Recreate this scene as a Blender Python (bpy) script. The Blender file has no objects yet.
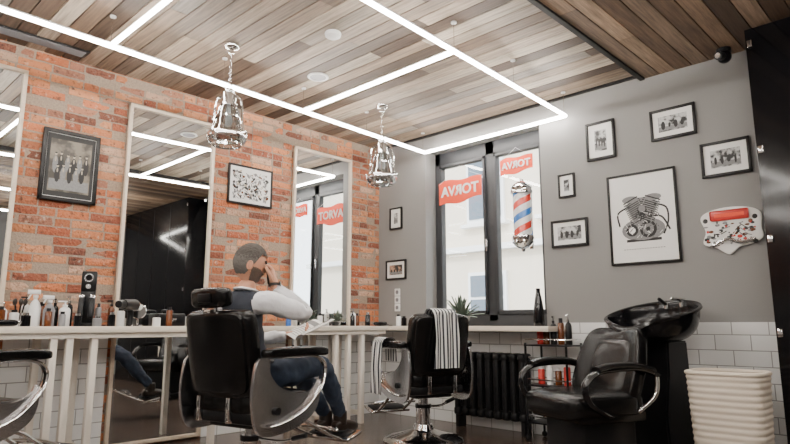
import bpy, bmesh, math, random
from mathutils import Vector, Matrix, noise
random.seed(7)
V=Vector
H=3.02
# ------------------------------------------------------------------ materials
def nmat(name):
    m=bpy.data.materials.new(name); m.use_nodes=True
    nt=m.node_tree; b=nt.nodes['Principled BSDF']; return m,nt,b
def mat(name,col,rough=.5,metal=0,bump=0,bscale=60,var=0,coat=0,trans=0,emis=0,spec=None):
    m,nt,b=nmat(name)
    b.inputs['Base Color'].default_value=(*col,1); b.inputs['Roughness'].default_value=rough
    b.inputs['Metallic'].default_value=metal
    if spec is not None: b.inputs['Specular IOR Level'].default_value=spec
    if coat: b.inputs['Coat Weight'].default_value=coat
    if trans: b.inputs['Transmission Weight'].default_value=trans
    tc=nt.nodes.new('ShaderNodeTexCoord')
    n=nt.nodes.new('ShaderNodeTexNoise'); n.inputs['Scale'].default_value=bscale; n.inputs['Detail'].default_value=4
    nt.links.new(tc.outputs['Object'],n.inputs['Vector'])
    if var:
        mx=nt.nodes.new('ShaderNodeMix'); mx.data_type='RGBA'
        mx.inputs[6].default_value=(*[c*(1-var) for c in col],1); mx.inputs[7].default_value=(*[min(1,c*(1+var)) for c in col],1)
        nt.links.new(n.outputs['Fac'],mx.inputs[0]); nt.links.new(mx.outputs[2],b.inputs['Base Color'])
    if bump:
        bp=nt.nodes.new('ShaderNodeBump'); bp.inputs['Strength'].default_value=bump; bp.inputs['Distance'].default_value=.004
        nt.links.new(n.outputs['Fac'],bp.inputs['Height']); nt.links.new(bp.outputs['Normal'],b.inputs['Normal'])
    return m
def L(nt,a,b): nt.links.new(a,b)
def brickmat(name,axes,c1,c2,mc,bw,bh,ms,rough,bump=.5,bd=.01,moff=.5):
    m,nt,b=nmat(name); N=nt.nodes.new
    tc=N('ShaderNodeTexCoord'); sp=N('ShaderNodeSeparateXYZ'); cb=N('ShaderNodeCombineXYZ')
    L(nt,tc.outputs['Object'],sp.inputs[0]); L(nt,sp.outputs[axes[0]],cb.inputs[0]); L(nt,sp.outputs[axes[1]],cb.inputs[1])
    vec=cb.outputs[0]
    br=N('ShaderNodeTexBrick'); L(nt,vec,br.inputs['Vector'])
    br.inputs['Color1'].default_value=(*c1,1); br.inputs['Color2'].default_value=(*c2,1); br.inputs['Mortar'].default_value=(*mc,1)
    br.inputs['Scale'].default_value=1; br.inputs['Mortar Size'].default_value=ms; br.inputs['Mortar Smooth'].default_value=.3
    br.inputs['Brick Width'].default_value=bw; br.inputs['Row Height'].default_value=bh; br.offset=moff
    L(nt,br.outputs['Color'],b.inputs['Base Color']); b.inputs['Roughness'].default_value=rough
    bp=N('ShaderNodeBump'); bp.invert=True; bp.inputs['Strength'].default_value=bump; bp.inputs['Distance'].default_value=bd
    L(nt,br.outputs['Fac'],bp.inputs['Height']); L(nt,bp.outputs['Normal'],b.inputs['Normal'])
    return m
TILE=brickmat('tile_white_xz',(0,2),(.84,.84,.83),(.80,.80,.79),(.36,.36,.35),.235,.11,.004,.12,bump=.6,bd=.006)
TILEX=brickmat('tile_white_yz',(1,2),(.84,.84,.83),(.80,.80,.79),(.36,.36,.35),.235,.11,.004,.12,bump=.6,bd=.006)
FLOOR=brickmat('floor_tiles',(0,1),(.10,.070,.054),(.074,.053,.042),(.03,.025,.022),.9,.3,.004,.22,bump=.3,bd=.003)
def clay():
    m,nt,b=nmat('old_brick'); N=nt.nodes.new
    at_=N('ShaderNodeVertexColor'); at_.layer_name='pcol'; tc=N('ShaderNodeTexCoord'); col=at_.outputs[0]
    for sc,lo,hi,pc,amt in ((60,.45,.70,(.58,.27,.14),.30),(17,.58,.68,(.56,.46,.38),.65),(3.0,.62,.76,(.52,.38,.29),.3),(26,.54,.67,(.05,.028,.022),.8)):
        n2=N('ShaderNodeTexNoise'); n2.inputs['Scale'].default_value=sc; n2.inputs['Detail'].default_value=6; n2.inputs['Roughness'].default_value=.65
        mp=N('ShaderNodeMapping'); mp.inputs['Location'].default_value=(sc,sc*2,sc); L(nt,tc.outputs['Object'],mp.inputs[0]); L(nt,mp.outputs[0],n2.inputs['Vector'])
        rp=N('ShaderNodeMapRange'); rp.inputs['From Min'].default_value=lo; rp.inputs['From Max'].default_value=hi; rp.inputs['To Max'].default_value=amt
        L(nt,n2.outputs['Fac'],rp.inputs['Value'])
        mx=N('ShaderNodeMix'); mx.data_type='RGBA'; L(nt,rp.outputs[0],mx.inputs[0]); L(nt,col,mx.inputs[6]); mx.inputs[7].default_value=(*pc,1); col=mx.outputs[2]
    L(nt,col,b.inputs['Base Color']); b.inputs['Roughness'].default_value=.9
    n3=N('ShaderNodeTexNoise'); n3.inputs['Scale'].default_value=55; n3.inputs['Detail'].default_value=6; L(nt,tc.outputs['Object'],n3.inputs['Vector'])
    bp=N('ShaderNodeBump'); bp.inputs['Strength'].default_value=1.0; bp.inputs['Distance'].default_value=.015
    L(nt,n3.outputs['Fac'],bp.inputs['Height']); L(nt,bp.outputs['Normal'],b.inputs['Normal']); return m
BRICK=clay()
MORTAR=mat('lime_mortar',(.30,.235,.18),.95,bump=1,bscale=70,var=.45)
GRAY=mat('wall_paint_gray',(.245,.238,.232),.75,bump=.25,bscale=120,var=.05)
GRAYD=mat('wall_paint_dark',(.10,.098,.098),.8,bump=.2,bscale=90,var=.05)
WHITE=mat('white_plastic',(.8,.8,.79),.35)
COUNTER=mat('counter_laminate',(.74,.66,.56),.35,var=.06,bscale=14)
LEGM=mat('leg_laminate',(.74,.68,.60),.45,var=.04,bscale=14)
MFRAME=mat('mirror_frame_oak',(.66,.55,.43),.5,var=.15,bscale=40)
MIRROR=mat('mirror_silver',(.86,.88,.88),.0,1)
BLACK=mat('black_plastic',(.006,.006,.007),.35,bump=.05,spec=.3)
BFRAME=mat('black_frame',(.010,.009,.009),.4,spec=.3)
LEATHER=mat('black_leather',(.004,.0038,.004),.22,bump=.12,bscale=160,spec=.36)
GLOSSB=mat('gloss_black',(.004,.004,.005),.06)
CABB=mat('cabinet_black',(.004,.004,.005),.14,spec=.35)
CHROME=mat('chrome',(.80,.80,.80),.08,1)
STEEL=mat('brushed_steel',(.60,.60,.61),.25,1,bump=.04,bscale=200)
CERAM=mat('basin_black',(.004,.004,.005),.18,spec=.35)
WINF=mat('window_frame_gray',(.030,.032,.036),.5)
PAPER=mat('paper',(.80,.79,.76),.8,var=.03,bscale=30)
SEPIA=mat('sepia_print_light',(.42,.36,.28),.7,var=.1,bscale=30)
INK=mat('ink',(.03,.03,.03),.8)
INKG=mat('ink_gray',(.22,.22,.22),.8,var=.3,bscale=80)
RED=mat('sign_red',(.80,.07,.022),.6)
RADM=mat('radiator_black',(.008,.008,.009),.4,spec=.3)
POT=mat('pot_gray',(.30,.29,.28),.8,bump=.3)
LEAF=mat('agave_leaf',(.10,.13,.095),.6,var=.4,bscale=20)
SKIN=mat('skin',(.58,.29,.185),.5,var=.06,bscale=30)
HAIR=mat('hair_dark_gray',(.075,.066,.058),.85,bump=1,bscale=300,var=.7)
HAIRS=mat('hair_silver',(.13,.119,.108),.85,bump=1,bscale=300,var=.6)
BEARD=mat('beard_gray_brown',(.13,.095,.075),.9,bump=1,bscale=260,var=.6)
SHIRT=mat('shirt_white',(.80,.80,.82),.85,bump=.9,bscale=22,var=.08)
VEST=mat('vest_navy',(.026,.031,.044),.85,bump=.4,bscale=200,var=.3)
JEANS=mat('jeans_dark',(.026,.040,.068),.85,bump=.5,bscale=30,var=.4)
SHOE=mat('shoe_leather',(.022,.014,.010),.35)
AMBER=mat('amber_bottle',(.12,.035,.01),.15)
BLUEP=mat('blue_plastic',(.03,.12,.42),.3)
GRYP=mat('gray_plastic',(.2,.2,.21),.35)
REDP=mat('red_label',(.55,.03,.02),.4)
BASKET=mat('basket_ivory',(.70,.62,.52),.6,bump=.3)
FACADE=mat('facade_plaster',(.72,.63,.50),.9,bump=.3,var=.06,bscale=3)
WPANE=mat('street_window_pane',(.10,.13,.16),.2)
ASPH=mat('street_asphalt',(.12,.12,.12),.9,var=.2)
BULB=mat('bulb_frost',(.85,.85,.82),.3)
def ledmat():
    m,nt,b=nmat('led_tube_glow'); b.inputs['Base Color'].default_value=(1,1,1,1)
    b.inputs['Emission Color'].default_value=(1,.945,.875,1); b.inputs['Emission Strength'].default_value=80
    return m
LED=ledmat()
def glassmat(name,tint,refl=.08,hi=.9):
    m=bpy.data.materials.new(name); m.use_nodes=True; nt=m.node_tree; nt.nodes.clear(); N=nt.nodes.new
    o=N('ShaderNodeOutputMaterial'); t=N('ShaderNodeBsdfTransparent'); g=N('ShaderNodeBsdfGlossy'); x=N('ShaderNodeMixShader'); lw=N('ShaderNodeLayerWeight')
    t.inputs[0].default_value=(*tint,1); g.inputs['Roughness'].default_value=.01; lw.inputs[0].default_value=.35
    mr=N('ShaderNodeMapRange'); mr.inputs['To Min'].default_value=refl; mr.inputs['To Max'].default_value=hi
    L(nt,lw.outputs['Facing'],mr.inputs['Value']); L(nt,mr.outputs[0],x.inputs[0]); L(nt,t.outputs[0],x.inputs[1]); L(nt,g.outputs[0],x.inputs[2]); L(nt,x.outputs[0],o.inputs[0]); return m
GLASS=glassmat('window_glass',(.97,.98,.98),.01,.3)
GLASSL=glassmat('lamp_glass',(.80,.83,.84),.12)
def stripemat(name,axis,ca,cb_,period,duty=.5):
    m,nt,b=nmat(name); N=nt.nodes.new
    tc=N('ShaderNodeTexCoord'); sp=N('ShaderNodeSeparateXYZ'); L(nt,tc.outputs['Object'],sp.inputs[0])
    a=N('ShaderNodeMath'); a.operation='MULTIPLY'; L(nt,sp.outputs[axis],a.inputs[0]); a.inputs[1].default_value=1/period
    s=N('ShaderNodeMath'); s.operation='FRACT'; L(nt,a.outputs[0],s.inputs[0])
    g=N('ShaderNodeMath'); g.operation='GREATER_THAN'; L(nt,s.outputs[0],g.inputs[0]); g.inputs[1].default_value=duty
    x=N('ShaderNodeMix'); x.data_type='RGBA'; L(nt,g.outputs[0],x.inputs[0]); x.inputs[6].default_value=(*ca,1); x.inputs[7].default_value=(*cb_,1)
    L(nt,x.outputs[2],b.inputs['Base Color']); b.inputs['Roughness'].default_value=.9
    return m
TOWEL=stripemat('towel_stripes',0,(.03,.034,.045),(.68,.68,.66),.030,.46)
def printmat(name,c0,c1,sc,seed,lo=.42,hi=.58):
    m,nt,b=nmat(name); N=nt.nodes.new
    tc=N('ShaderNodeTexCoord'); mp=N('ShaderNodeMapping'); mp.inputs['Location'].default_value=(seed,seed*.7,seed*.3); n=N('ShaderNodeTexNoise'); n.inputs['Scale'].default_value=sc; n.inputs['Detail'].default_value=5
    L(nt,tc.outputs['Object'],mp.inputs[0]); L(nt,mp.outputs[0],n.inputs['Vector'])
    r=N('ShaderNodeMapRange'); r.inputs['From Min'].default_value=lo; r.inputs['From Max'].default_value=hi; L(nt,n.outputs['Fac'],r.inputs['Value'])
    x=N('ShaderNodeMix'); x.data_type='RGBA'; L(nt,r.outputs[0],x.inputs[0]); x.inputs[6].default_value=(*c0,1); x.inputs[7].default_value=(*c1,1); L(nt,x.outputs[2],b.inputs['Base Color']); b.inputs['Roughness'].default_value=.5
    return m
# ------------------------------------------------------------------ builder
def rotm(rx=0,ry=0,rz=0): return (Matrix.Rotation(math.radians(rz),4,'Z')@Matrix.Rotation(math.radians(ry),4,'Y')@Matrix.Rotation(math.radians(rx),4,'X'))
def catmull(pts,n=6,closed=False):
    pts=[V(p) for p in pts]; out=[]; k=len(pts)
    if k<3: return pts
    rng=range(k) if closed else range(k-1)
    for i in rng:
        if closed: p0,p1,p2,p3=pts[(i-1)%k],pts[i],pts[(i+1)%k],pts[(i+2)%k]
        else: p0,p1,p2,p3=pts[max(i-1,0)],pts[i],pts[i+1],pts[min(i+2,k-1)]
        for j in range(n):
            t=j/n; out.append(.5*((2*p1)+(p2-p0)*t+(2*p0-5*p1+4*p2-p3)*t*t+(3*p1-p0-3*p2+p3)*t**3))
    if not closed: out.append(pts[-1])
    return out
class B:
    def __init__(s,name): s.name=name; s.bm=bmesh.new(); s.mats=[]
    def mi(s,m):
        if m not in s.mats: s.mats.append(m)
        return s.mats.index(m)
    def merge(s,bm2,m,mtx=None,smooth=True,keep=False):
        if mtx is not None: bm2.transform(mtx)
        if not keep:
            i=s.mi(m)
            for f in bm2.faces: f.material_index=i; f.smooth=smooth
        me=bpy.data.meshes.new('t'); bm2.to_mesh(me); s.bm.from_mesh(me); bpy.data.meshes.remove(me); bm2.free()
    def box(s,c,size,m,bev=0,rot=None,seg=2,smooth=False,taper=None):
        b=bmesh.new(); bmesh.ops.create_cube(b,size=1)
        for v in b.verts:
            v.co=V((v.co.x*size[0],v.co.y*size[1],v.co.z*size[2]))
            if taper and v.co.z<0: v.co.x*=taper; v.co.y*=taper
        if bev: bmesh.ops.bevel(b,geom=b.edges[:],offset=bev,segments=seg,profile=.5,affect='EDGES'); smooth=True
        mt=Matrix.Translation(V(c)); 
        if rot is not None: mt=mt@rot
        s.merge(b,m,mt,smooth)
    def b2(s,a,b,m,bev=0): s.box([(a[i]+b[i])/2 for i in range(3)],[abs(b[i]-a[i]) for i in range(3)],m,bev)
    def cyl(s,p0,p1,r0,m,r1=None,seg=24):
        p0=V(p0);p1=V(p1); r1=r0 if r1 is None else r1; d=p1-p0
        b=bmesh.new(); bmesh.ops.create_cone(b,cap_ends=True,segments=seg,radius1=r0,radius2=r1,depth=d.length)
        q=V((0,0,1)).rotation_difference(d.normalized()).to_matrix().to_4x4()
        s.merge(b,m,Matrix.Translation((p0+p1)/2)@q)
    def lathe(s,prof,c,m,seg=32,mtx=None,sy=1):
        b=bmesh.new(); rings=[]
        for r,z in prof:
            if r<1e-5: rings.append([b.verts.new((0,0,z))])
            else: rings.append([b.verts.new((r*math.cos(2*math.pi*i/seg),r*sy*math.sin(2*math.pi*i/seg),z)) for i in range(seg)])
        for a,c2 in zip(rings,rings[1:]):
            for i in range(seg):
                j=(i+1)%seg
                if len(a)==1 and len(c2)==1: continue
                if len(a)==1: b.faces.new((a[0],c2[j],c2[i]))
                elif len(c2)==1: b.faces.new((a[i],a[j],c2[0]))
                else: b.faces.new((a[i],a[j],c2[j],c2[i]))
        mt=Matrix.Translation(V(c))
        if mtx is not None: mt=mt@mtx
        s.merge(b,m,mt)
    def sph(s,c,r,m,seg=16,rot=None):
        b=bmesh.new(); bmesh.ops.create_uvsphere(b,u_segments=seg,v_segments=max(6,seg//2+2),radius=1)
        r=(r,r,r) if not hasattr(r,'__len__') else r
        for v in b.verts: v.co=V((v.co.x*r[0],v.co.y*r[1],v.co.z*r[2]))
        mt=Matrix.Translation(V(c))
        if rot is not None: mt=mt@rot
        s.merge(b,m,mt)
    def tube(s,pts,r,m,seg=10,sm=6,closed=False,flat=None,ref=(1,0,0)):
        n0=len(pts); P=catmull(pts,sm,closed) if sm and n0>2 else [V(p) for p in pts]
        k=len(P)
        def rad(i):
            if hasattr(r,'__len__'):
                t=i/(k-1)*(len(r)-1); a=int(min(t,len(r)-2)); return r[a]+(r[a+1]-r[a])*(t-a)
            return r
        b=bmesh.new(); rings=[]; ref=V(ref); prev=None
        for i,p in enumerate(P):
            if closed: t=(P[(i+1)%k]-P[i-1])
            else: t=P[min(i+1,k-1)]-P[max(i-1,0)]
            t.normalize()
            if flat: n1=(ref-t*ref.dot(t)).normalized()
            else:
                if prev is None:
                    a=V((0,0,1)) if abs(t.z)<.9 else V((1,0,0)); n1=(a-t*a.dot(t)).normalized()
                else: n1=(prev-t*prev.dot(t)).normalized()
                prev=n1
            n2=t.cross(n1); rr=rad(i); ra,rb=(rr,rr) if not flat else flat
            rings.append([b.verts.new(p+n1*ra*math.cos(2*math.pi*j/seg)+n2*rb*math.sin(2*math.pi*j/seg)) for j in range(seg)])
        rg=range(k) if closed else range(k-1)
        for i in rg:
            a=rings[i]; c=rings[(i+1)%k]
            for j in range(seg): b.faces.new((a[j],a[(j+1)%seg],c[(j+1)%seg],c[j]))
        if not closed:
            b.faces.new(rings[0][::-1]); b.faces.new(rings[-1])
        s.merge(b,m)
        if not closed and not flat:
            s.sph(P[0],rad(0),m,8); s.sph(P[-1],rad(k-1),m,8)
    def prism(s,poly,thick,m,mtx,bev=0,smooth=False):
        b=bmesh.new(); v0=[b.verts.new((x,y,-thick/2)) for x,y in poly]; v1=[b.verts.new((x,y,thick/2)) for x,y in poly]
        b.faces.new(v0[::-1]); b.faces.new(v1); n=len(poly)
        for i in range(n): b.faces.new((v0[i],v0[(i+1)%n],v1[(i+1)%n],v1[i]))
        bmesh.ops.recalc_face_normals(b,faces=b.faces[:])
        if bev: bmesh.ops.bevel(b,geom=[e for e in b.edges if abs(e.verts[0].co.z-e.verts[1].co.z)<1e-6],offset=bev,segments=2,affect='EDGES')
        s.merge(b,m,mtx,smooth)
    def pad(s,c,size,m,e=.3,rot=None,deform=None,nu=40,nv=20):
        b=bmesh.new()
        def sp(x,p): return math.copysign(abs(x)**p,x)
        rings=[]
        for i in range(nv+1):
            ph=-math.pi/2+math.pi*i/nv
            if i in(0,nv): rings.append([b.verts.new((0,0,math.copysign(size[2]/2,ph)))]); continue
            rings.append([b.verts.new((size[0]/2*sp(math.cos(ph),e)*sp(math.cos(2*math.pi*j/nu),e),size[1]/2*sp(math.cos(ph),e)*sp(math.sin(2*math.pi*j/nu),e),size[2]/2*sp(math.sin(ph),e))) for j in range(nu)])
        for a,c2 in zip(rings,rings[1:]):
            for j in range(nu):
                k=(j+1)%nu
                if len(a)==1: b.faces.new((a[0],c2[k],c2[j]))
                elif len(c2)==1: b.faces.new((a[j],a[k],c2[0]))
                else: b.faces.new((a[j],a[k],c2[k],c2[j]))
        if deform:
            for v in b.verts: v.co=deform(v.co.copy())
        bmesh.ops.recalc_face_normals(b,faces=b.faces[:])
        mt=Matrix.Translation(V(c))
        if rot is not None: mt=mt@rot
        s.merge(b,m,mt)
    def grid(s,fn,nu,nv,m,thick=0,mtx=None):
        b=bmesh.new(); g=[[b.verts.new(fn(i/nu,j/nv)) for j in range(nv+1)] for i in range(nu+1)]
        for i in range(nu):
            for j in range(nv): b.faces.new((g[i][j],g[i+1][j],g[i+1][j+1],g[i][j+1]))
        bmesh.ops.remove_doubles(b,verts=b.verts[:],dist=1e-5)
        if thick:
            bmesh.ops.recalc_face_normals(b,faces=b.faces[:]); bmesh.ops.solidify(b,geom=b.faces[:],thickness=thick)
        s.merge(b,m,mtx)
    def text(s,txt,size,m,mtx,ext=.002,shear=0):
        cu=bpy.data.curves.new('t','FONT'); cu.body=txt; cu.size=size; cu.extrude=ext; cu.align_x='CENTER'; cu.align_y='CENTER'; cu.offset=size*.02
        o=bpy.data.objects.new('t',cu); bpy.context.scene.collection.objects.link(o)
        dg=bpy.context.evaluated_depsgraph_get(); me=bpy.data.meshes.new_from_object(o.evaluated_get(dg))
        b=bmesh.new(); b.from_mesh(me); bpy.data.objects.remove(o); bpy.data.meshes.remove(me)
        s.merge(b,m,mtx,False)
    def finish(s,mtx=None,origin=None,pre=None):
        me=bpy.data.meshes.new(s.name)
        if pre is not None: s.bm.transform(pre)
        if origin is not None: s.bm.transform(Matrix.Translation(-V(origin))); mtx=Matrix.Translation(V(origin))
        s.bm.to_mesh(me); s.bm.free()
        for m in s.mats: me.materials.append(m)
        o=bpy.data.objects.new(s.name,me); bpy.context.scene.collection.objects.link(o)
        if mtx is not None: o.matrix_world=mtx
        try: me.set_sharp_from_angle(angle=math.radians(40))
        except Exception: pass
        return o
def at(x,y,z=0,rz=0): return Matrix.Translation((x,y,z))@Matrix.Rotation(math.radians(rz),4,'Z')
# ------------------------------------------------------------------ room shell
XW,YW=7.6,-8.0
def brickwall():
    r=random.Random(11)
    vs=[(-.2,YW,0),(0,YW,0),(0,.25,0),(-.2,.25,0),(-.2,YW,3.2),(0,YW,3.2),(0,.25,3.2),(-.2,.25,3.2)]
    fs=[(0,3,2,1),(4,5,6,7),(0,1,5,4),(1,2,6,5),(2,3,7,6),(3,0,4,7)]; cols=[(1,1,1)]*6; mi=[1]*6
    pal=[(.50,.155,.063),(.42,.125,.052),(.31,.083,.040),(.52,.195,.085),(.24,.070,.040),(.55,.24,.12),(.40,.13,.06),(.36,.16,.098),(.16,.055,.037),(.46,.165,.07),(.46,.30,.21),(.28,.12,.078)]
    RH=.070; z=.0; row=0
    while z<H:
        y=YW+(.13 if row%2 else 0)-.0
        while y<-.02:
            ln=.24 if r.random()<.66 else .12
            g=.0065; y0=y+g+r.uniform(-.002,.003); y1=min(y+ln,-.001)-g+r.uniform(-.003,.002); z0=z+g+r.uniform(-.003,.003); z1=z+RH-g+r.uniform(-.003,.003)
            if y1-y0<.02: y+=ln; continue
            nu=max(2,int(ln/.05)); nv=2; pr=r.uniform(.003,.010) if r.random()<.93 else r.uniform(-.004,.0)
            tilt=r.uniform(-.003,.003); base=len(vs)
            def edge(u,v):
                yy=y0+(y1-y0)*u; zz=z0+(z1-z0)*v
                j=noise.noise(V((yy*22,zz*22,3)))*.005
                return yy,zz+(j if v in(0,1) else 0)
            for i in range(nu+1):
                for k in range(nv+1):
                    u=i/nu; v=k/nv; yy,zz=edge(u,v); yy+= (noise.noise(V((zz*30,row,u)))*.005 if u in (0,1) else 0)
                    ed=(.0035 if (u in(0,1) or v in(0,1)) else 0)
                    x=pr+tilt*(u-.5)*2-ed+noise.noise(V((yy*25,zz*25,9)))*.003
                    vs.append((min(max(x,-.002),.0115),yy,zz))
            c=r.choice(pal); kk=r.uniform(.85,1.15)*(1+.3*noise.noise(V((y*.8,z*.8,1)))); c=tuple(q*kk for q in c)
            W=nv+1
            for i in range(nu):
                for k in range(nv):
                    a=base+i*W+k; fs.append((a,a+W,a+W+1,a+1)); cols.append(c); mi.append(0)
            per=[base+i*W for i in range(nu+1)]+[base+nu*W+k for k in range(1,W)]+[base+i*W+nv for i in range(nu-1,-1,-1)]+[base+k for k in range(nv-1,0,-1)]
            b0=len(vs)
            for p in per: vs.append((-.01,vs[p][1],vs[p][2]))
            n=len(per)
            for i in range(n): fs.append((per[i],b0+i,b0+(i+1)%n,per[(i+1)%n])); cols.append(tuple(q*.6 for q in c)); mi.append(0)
            y+=ln
        z+=RH; row+=1
    me=bpy.data.meshes.new('wall_brick'); me.from_pydata(vs,[],fs)
    ca=me.color_attributes.new('pcol','FLOAT_COLOR','CORNER')
    me.materials.append(BRICK); me.materials.append(MORTAR)
    for p in me.polygons:
        p.material_index=mi[p.index]
        for li in p.loop_indices: ca.data[li].color=(*cols[p.index],1)
    bb=bmesh.new(); bb.from_mesh(me); bmesh.ops.recalc_face_normals(bb,faces=bb.faces[:]); bb.to_mesh(me); bb.free()
    o=bpy.data.objects.new('wall_brick',me); bpy.context.scene.collection.objects.link(o)
brickwall()
w=B('wall_back')
w.b2((0,0,0),(.72,.25,3.2),GRAY); w.b2((2.15,0,0),(XW,.25,3.2),GRAY); w.b2((.72,0,0),(2.15,.25,.9),GRAY); w.b2((.72,0,2.84),(2.15,.25,3.2),GRAY); w.finish()
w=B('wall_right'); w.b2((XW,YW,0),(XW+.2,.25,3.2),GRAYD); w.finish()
w=B('wall_front'); w.b2((-.2,YW-.2,0),(XW+.2,YW,3.2),GRAY); w.finish()
w=B('floor'); w.b2((-.2,YW-.2,-.15),(XW+.2,.25,0),FLOOR); w.finish()
w=B('trim_1'); w.b2((0.0,-.012,0),(2.27,0,.885),TILE); w.b2((2.27,-.012,0),(4.0,0,.97),TILE); w.finish()
w=B('trim_2')
for a,b_ in ((-8,-4.7),(-3.69,-2.98),(-2.15,-1.29),(-.46,-.013)): w.b2((0,a,0),(.016,b_,.89),TILEX)
w.finish()
def planks():
    vs=[];fs=[];cols=[]
    pal=[(.36,.28,.21),(.26,.19,.135),(.16,.11,.075),(.48,.405,.32),(.078,.053,.037),(.31,.255,.20),(.22,.17,.13),(.42,.335,.255),(.115,.078,.055),(.25,.222,.19)]
    def plank(x0,y0,x1,y1,z,col):
        i=len(vs); d=.02
        vs.extend([(x0,y0,z),(x1,y0,z),(x1,y1,z),(x0,y1,z),(x0,y0,z+d),(x1,y0,z+d),(x1,y1,z+d),(x0,y1,z+d)])
        for f in ((0,3,2,1),(0,1,5,4),(1,2,6,5),(2,3,7,6),(3,0,4,7)): fs.append(tuple(i+k for k in f)); cols.append(col)
    y=YW; g=.009; r=random.Random(3); W=.125
    while y<0-.01:
        x=0.0; y1=min(y+W,0)
        x-=r.uniform(0,1.5)
        while x<3.12:
            l=r.uniform(1.8,3.4); c=r.choice(pal); k=r.uniform(.85,1.12)
            plank(max(x,0)+.001,y+g/2,min(x+l,3.12)-.002,y1-g/2,H,tuple(q*k for q in c)); x+=l
        y+=W
    x=3.16; pal2=[pal[1],pal[2],pal[0],pal[6],pal[8],pal[4]]
    while x<XW-.01:
        y=YW-r.uniform(0,1.5); x1=min(x+W,XW)
        while y<0:
            l=r.uniform(1.5,3.2); c=r.choice(pal2); k=r.uniform(1.0,1.35)
            plank(x+g/2,max(y,YW)+.001,x1-g/2,min(y+l,0)-.002,H-.04,(c[0]*k*1.08,c[1]*k*.97,c[2]*k*.85)); y+=l
        x+=W
    me=bpy.data.meshes.new('ceiling'); me.from_pydata(vs,[],fs)
    ca=me.color_attributes.new('pcol','FLOAT_COLOR','CORNER')
    for p in me.polygons:
        for li in p.loop_indices: ca.data[li].color=(*cols[p.index],1)
    def pm(name,ax):
        m,nt,b=nmat(name); N=nt.nodes.new
        at_=N('ShaderNodeVertexColor'); at_.layer_name='pcol'
        tc=N('ShaderNodeTexCoord'); mp=N('ShaderNodeMapping'); mp.inputs['Scale'].default_value=(2.2,45,1) if ax==0 else (45,2.2,1)
        n=N('ShaderNodeTexNoise'); n.inputs['Scale'].default_value=1; n.inputs['Detail'].default_value=7; n.inputs['Roughness'].default_value=.7
        L(nt,tc.outputs['Object'],mp.inputs[0]); L(nt,mp.outputs[0],n.inputs['Vector'])
        r_=N('ShaderNodeMapRange'); r_.inputs['From Min'].default_value=.3; r_.inputs['From Max'].default_value=.7; r_.inputs['To Min'].default_value=.4; r_.inputs['To Max'].default_value=1.45
        L(nt,n.outputs['Fac'],r_.inputs['Value'])
        vm=N('ShaderNodeVectorMath'); vm.operation='SCALE'; L(nt,at_.outputs[0],vm.inputs[0]); L(nt,r_.outputs[0],vm.inputs['Scale']); L(nt,vm.outputs[0],b.inputs['Base Color'])
        b.inputs['Roughness'].default_value=.6
        bp=N('ShaderNodeBump'); bp.inputs['Strength'].default_value=.3; bp.inputs['Distance'].default_value=.003; L(nt,n.outputs['Fac'],bp.inputs['Height']); L(nt,bp.outputs['Normal'],b.inputs['Normal'])
        return m
    me.materials.append(pm('wood_planks_x',0)); me.materials.append(pm('wood_planks_y',1))
    for p in me.polygons:
        p.material_index=1 if vs[p.vertices[0]][2]<H-.01 and p.center.x>3.13 else 0
    o=bpy.data.objects.new('ceiling',me); bpy.context.scene.collection.objects.link(o)
planks()
w=B('trim_3'); w.b2((-.2,YW-.2,H+.021),(XW+.2,.25,H+.16),BFRAME); w.b2((3.12,YW,H-.05),(3.157,0,H+.02),BFRAME); w.b2((0,-.03,H-.02),(3.12,-.001,H+.018),BFRAME); w.finish()
# ------------------------------------------------------------------ window
w=B('window_1'); y0,y1=.17,.23
x0,x1,z0,z1=.72,2.15,.985,2.84
for a,b_ in (((x0,z0),(x0+.075,z1)),((x1-.075,z0),(x1,z1)),((1.405,z0),(1.515,z1))): w.b2((a[0],y0,a[1]),(b_[0],y1,b_[1]),WINF,.006)
w.b2((x0,y0,z1-.14),(x1,y1,z1),WINF,.006); w.b2((x0,y0,z0-.08),(x1,y1,z0+.07),WINF,.006)
for a,b_ in ((x0+.075,1.405),(1.515,x1-.075)):
    for q in ((a,a+.03),(b_-.03,b_)): w.b2((q[0],y0-.02,z0+.07),(q[1],y1-.01,z1-.14),WINF,.004)
    w.b2((a,y0-.02,z1-.18),(b_,y1-.01,z1-.14),WINF,.004); w.b2((a,y0-.02,z0+.07),(b_,y1-.01,z0+.11),WINF,.004)
    w.b2((a,.198,z0+.07),(b_,.202,z1-.14),GLASS)
w.box((1.42,.14,1.75),(.025,.03,.13),STEEL,.005)
w.finish()
w=B('street_building'); w.b2((-12,6.0,-1),(9,6.4,8.5),FACADE)
for i in range(10):
    for k in range(3):
        cx=-10.3+i*1.9; cz=1.3+k*2.7
        w.b2((cx-.5,5.93,cz-.8),(cx+.5,6.0,cz+.8),WHITE); w.b2((cx-.42,5.9,cz-.72),(cx-.03,5.94,cz+.2),WPANE); w.b2((cx+.03,5.9,cz-.72),(cx+.42,5.94,cz+.2),WPANE); w.b2((cx-.42,5.9,cz+.26),(cx+.42,5.94,cz+.72),WPANE)
        w.b2((cx-.6,5.82,cz-.9),(cx+.6,6,cz-.82),PAPER)
w.b2((-12,5.8,2.55),(9,6,2.68),PAPER)
w.finish()
w=B('street_pavement'); w.b2((-12,.3,-1.2),(9,6,-1.0),ASPH); w.finish()
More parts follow.
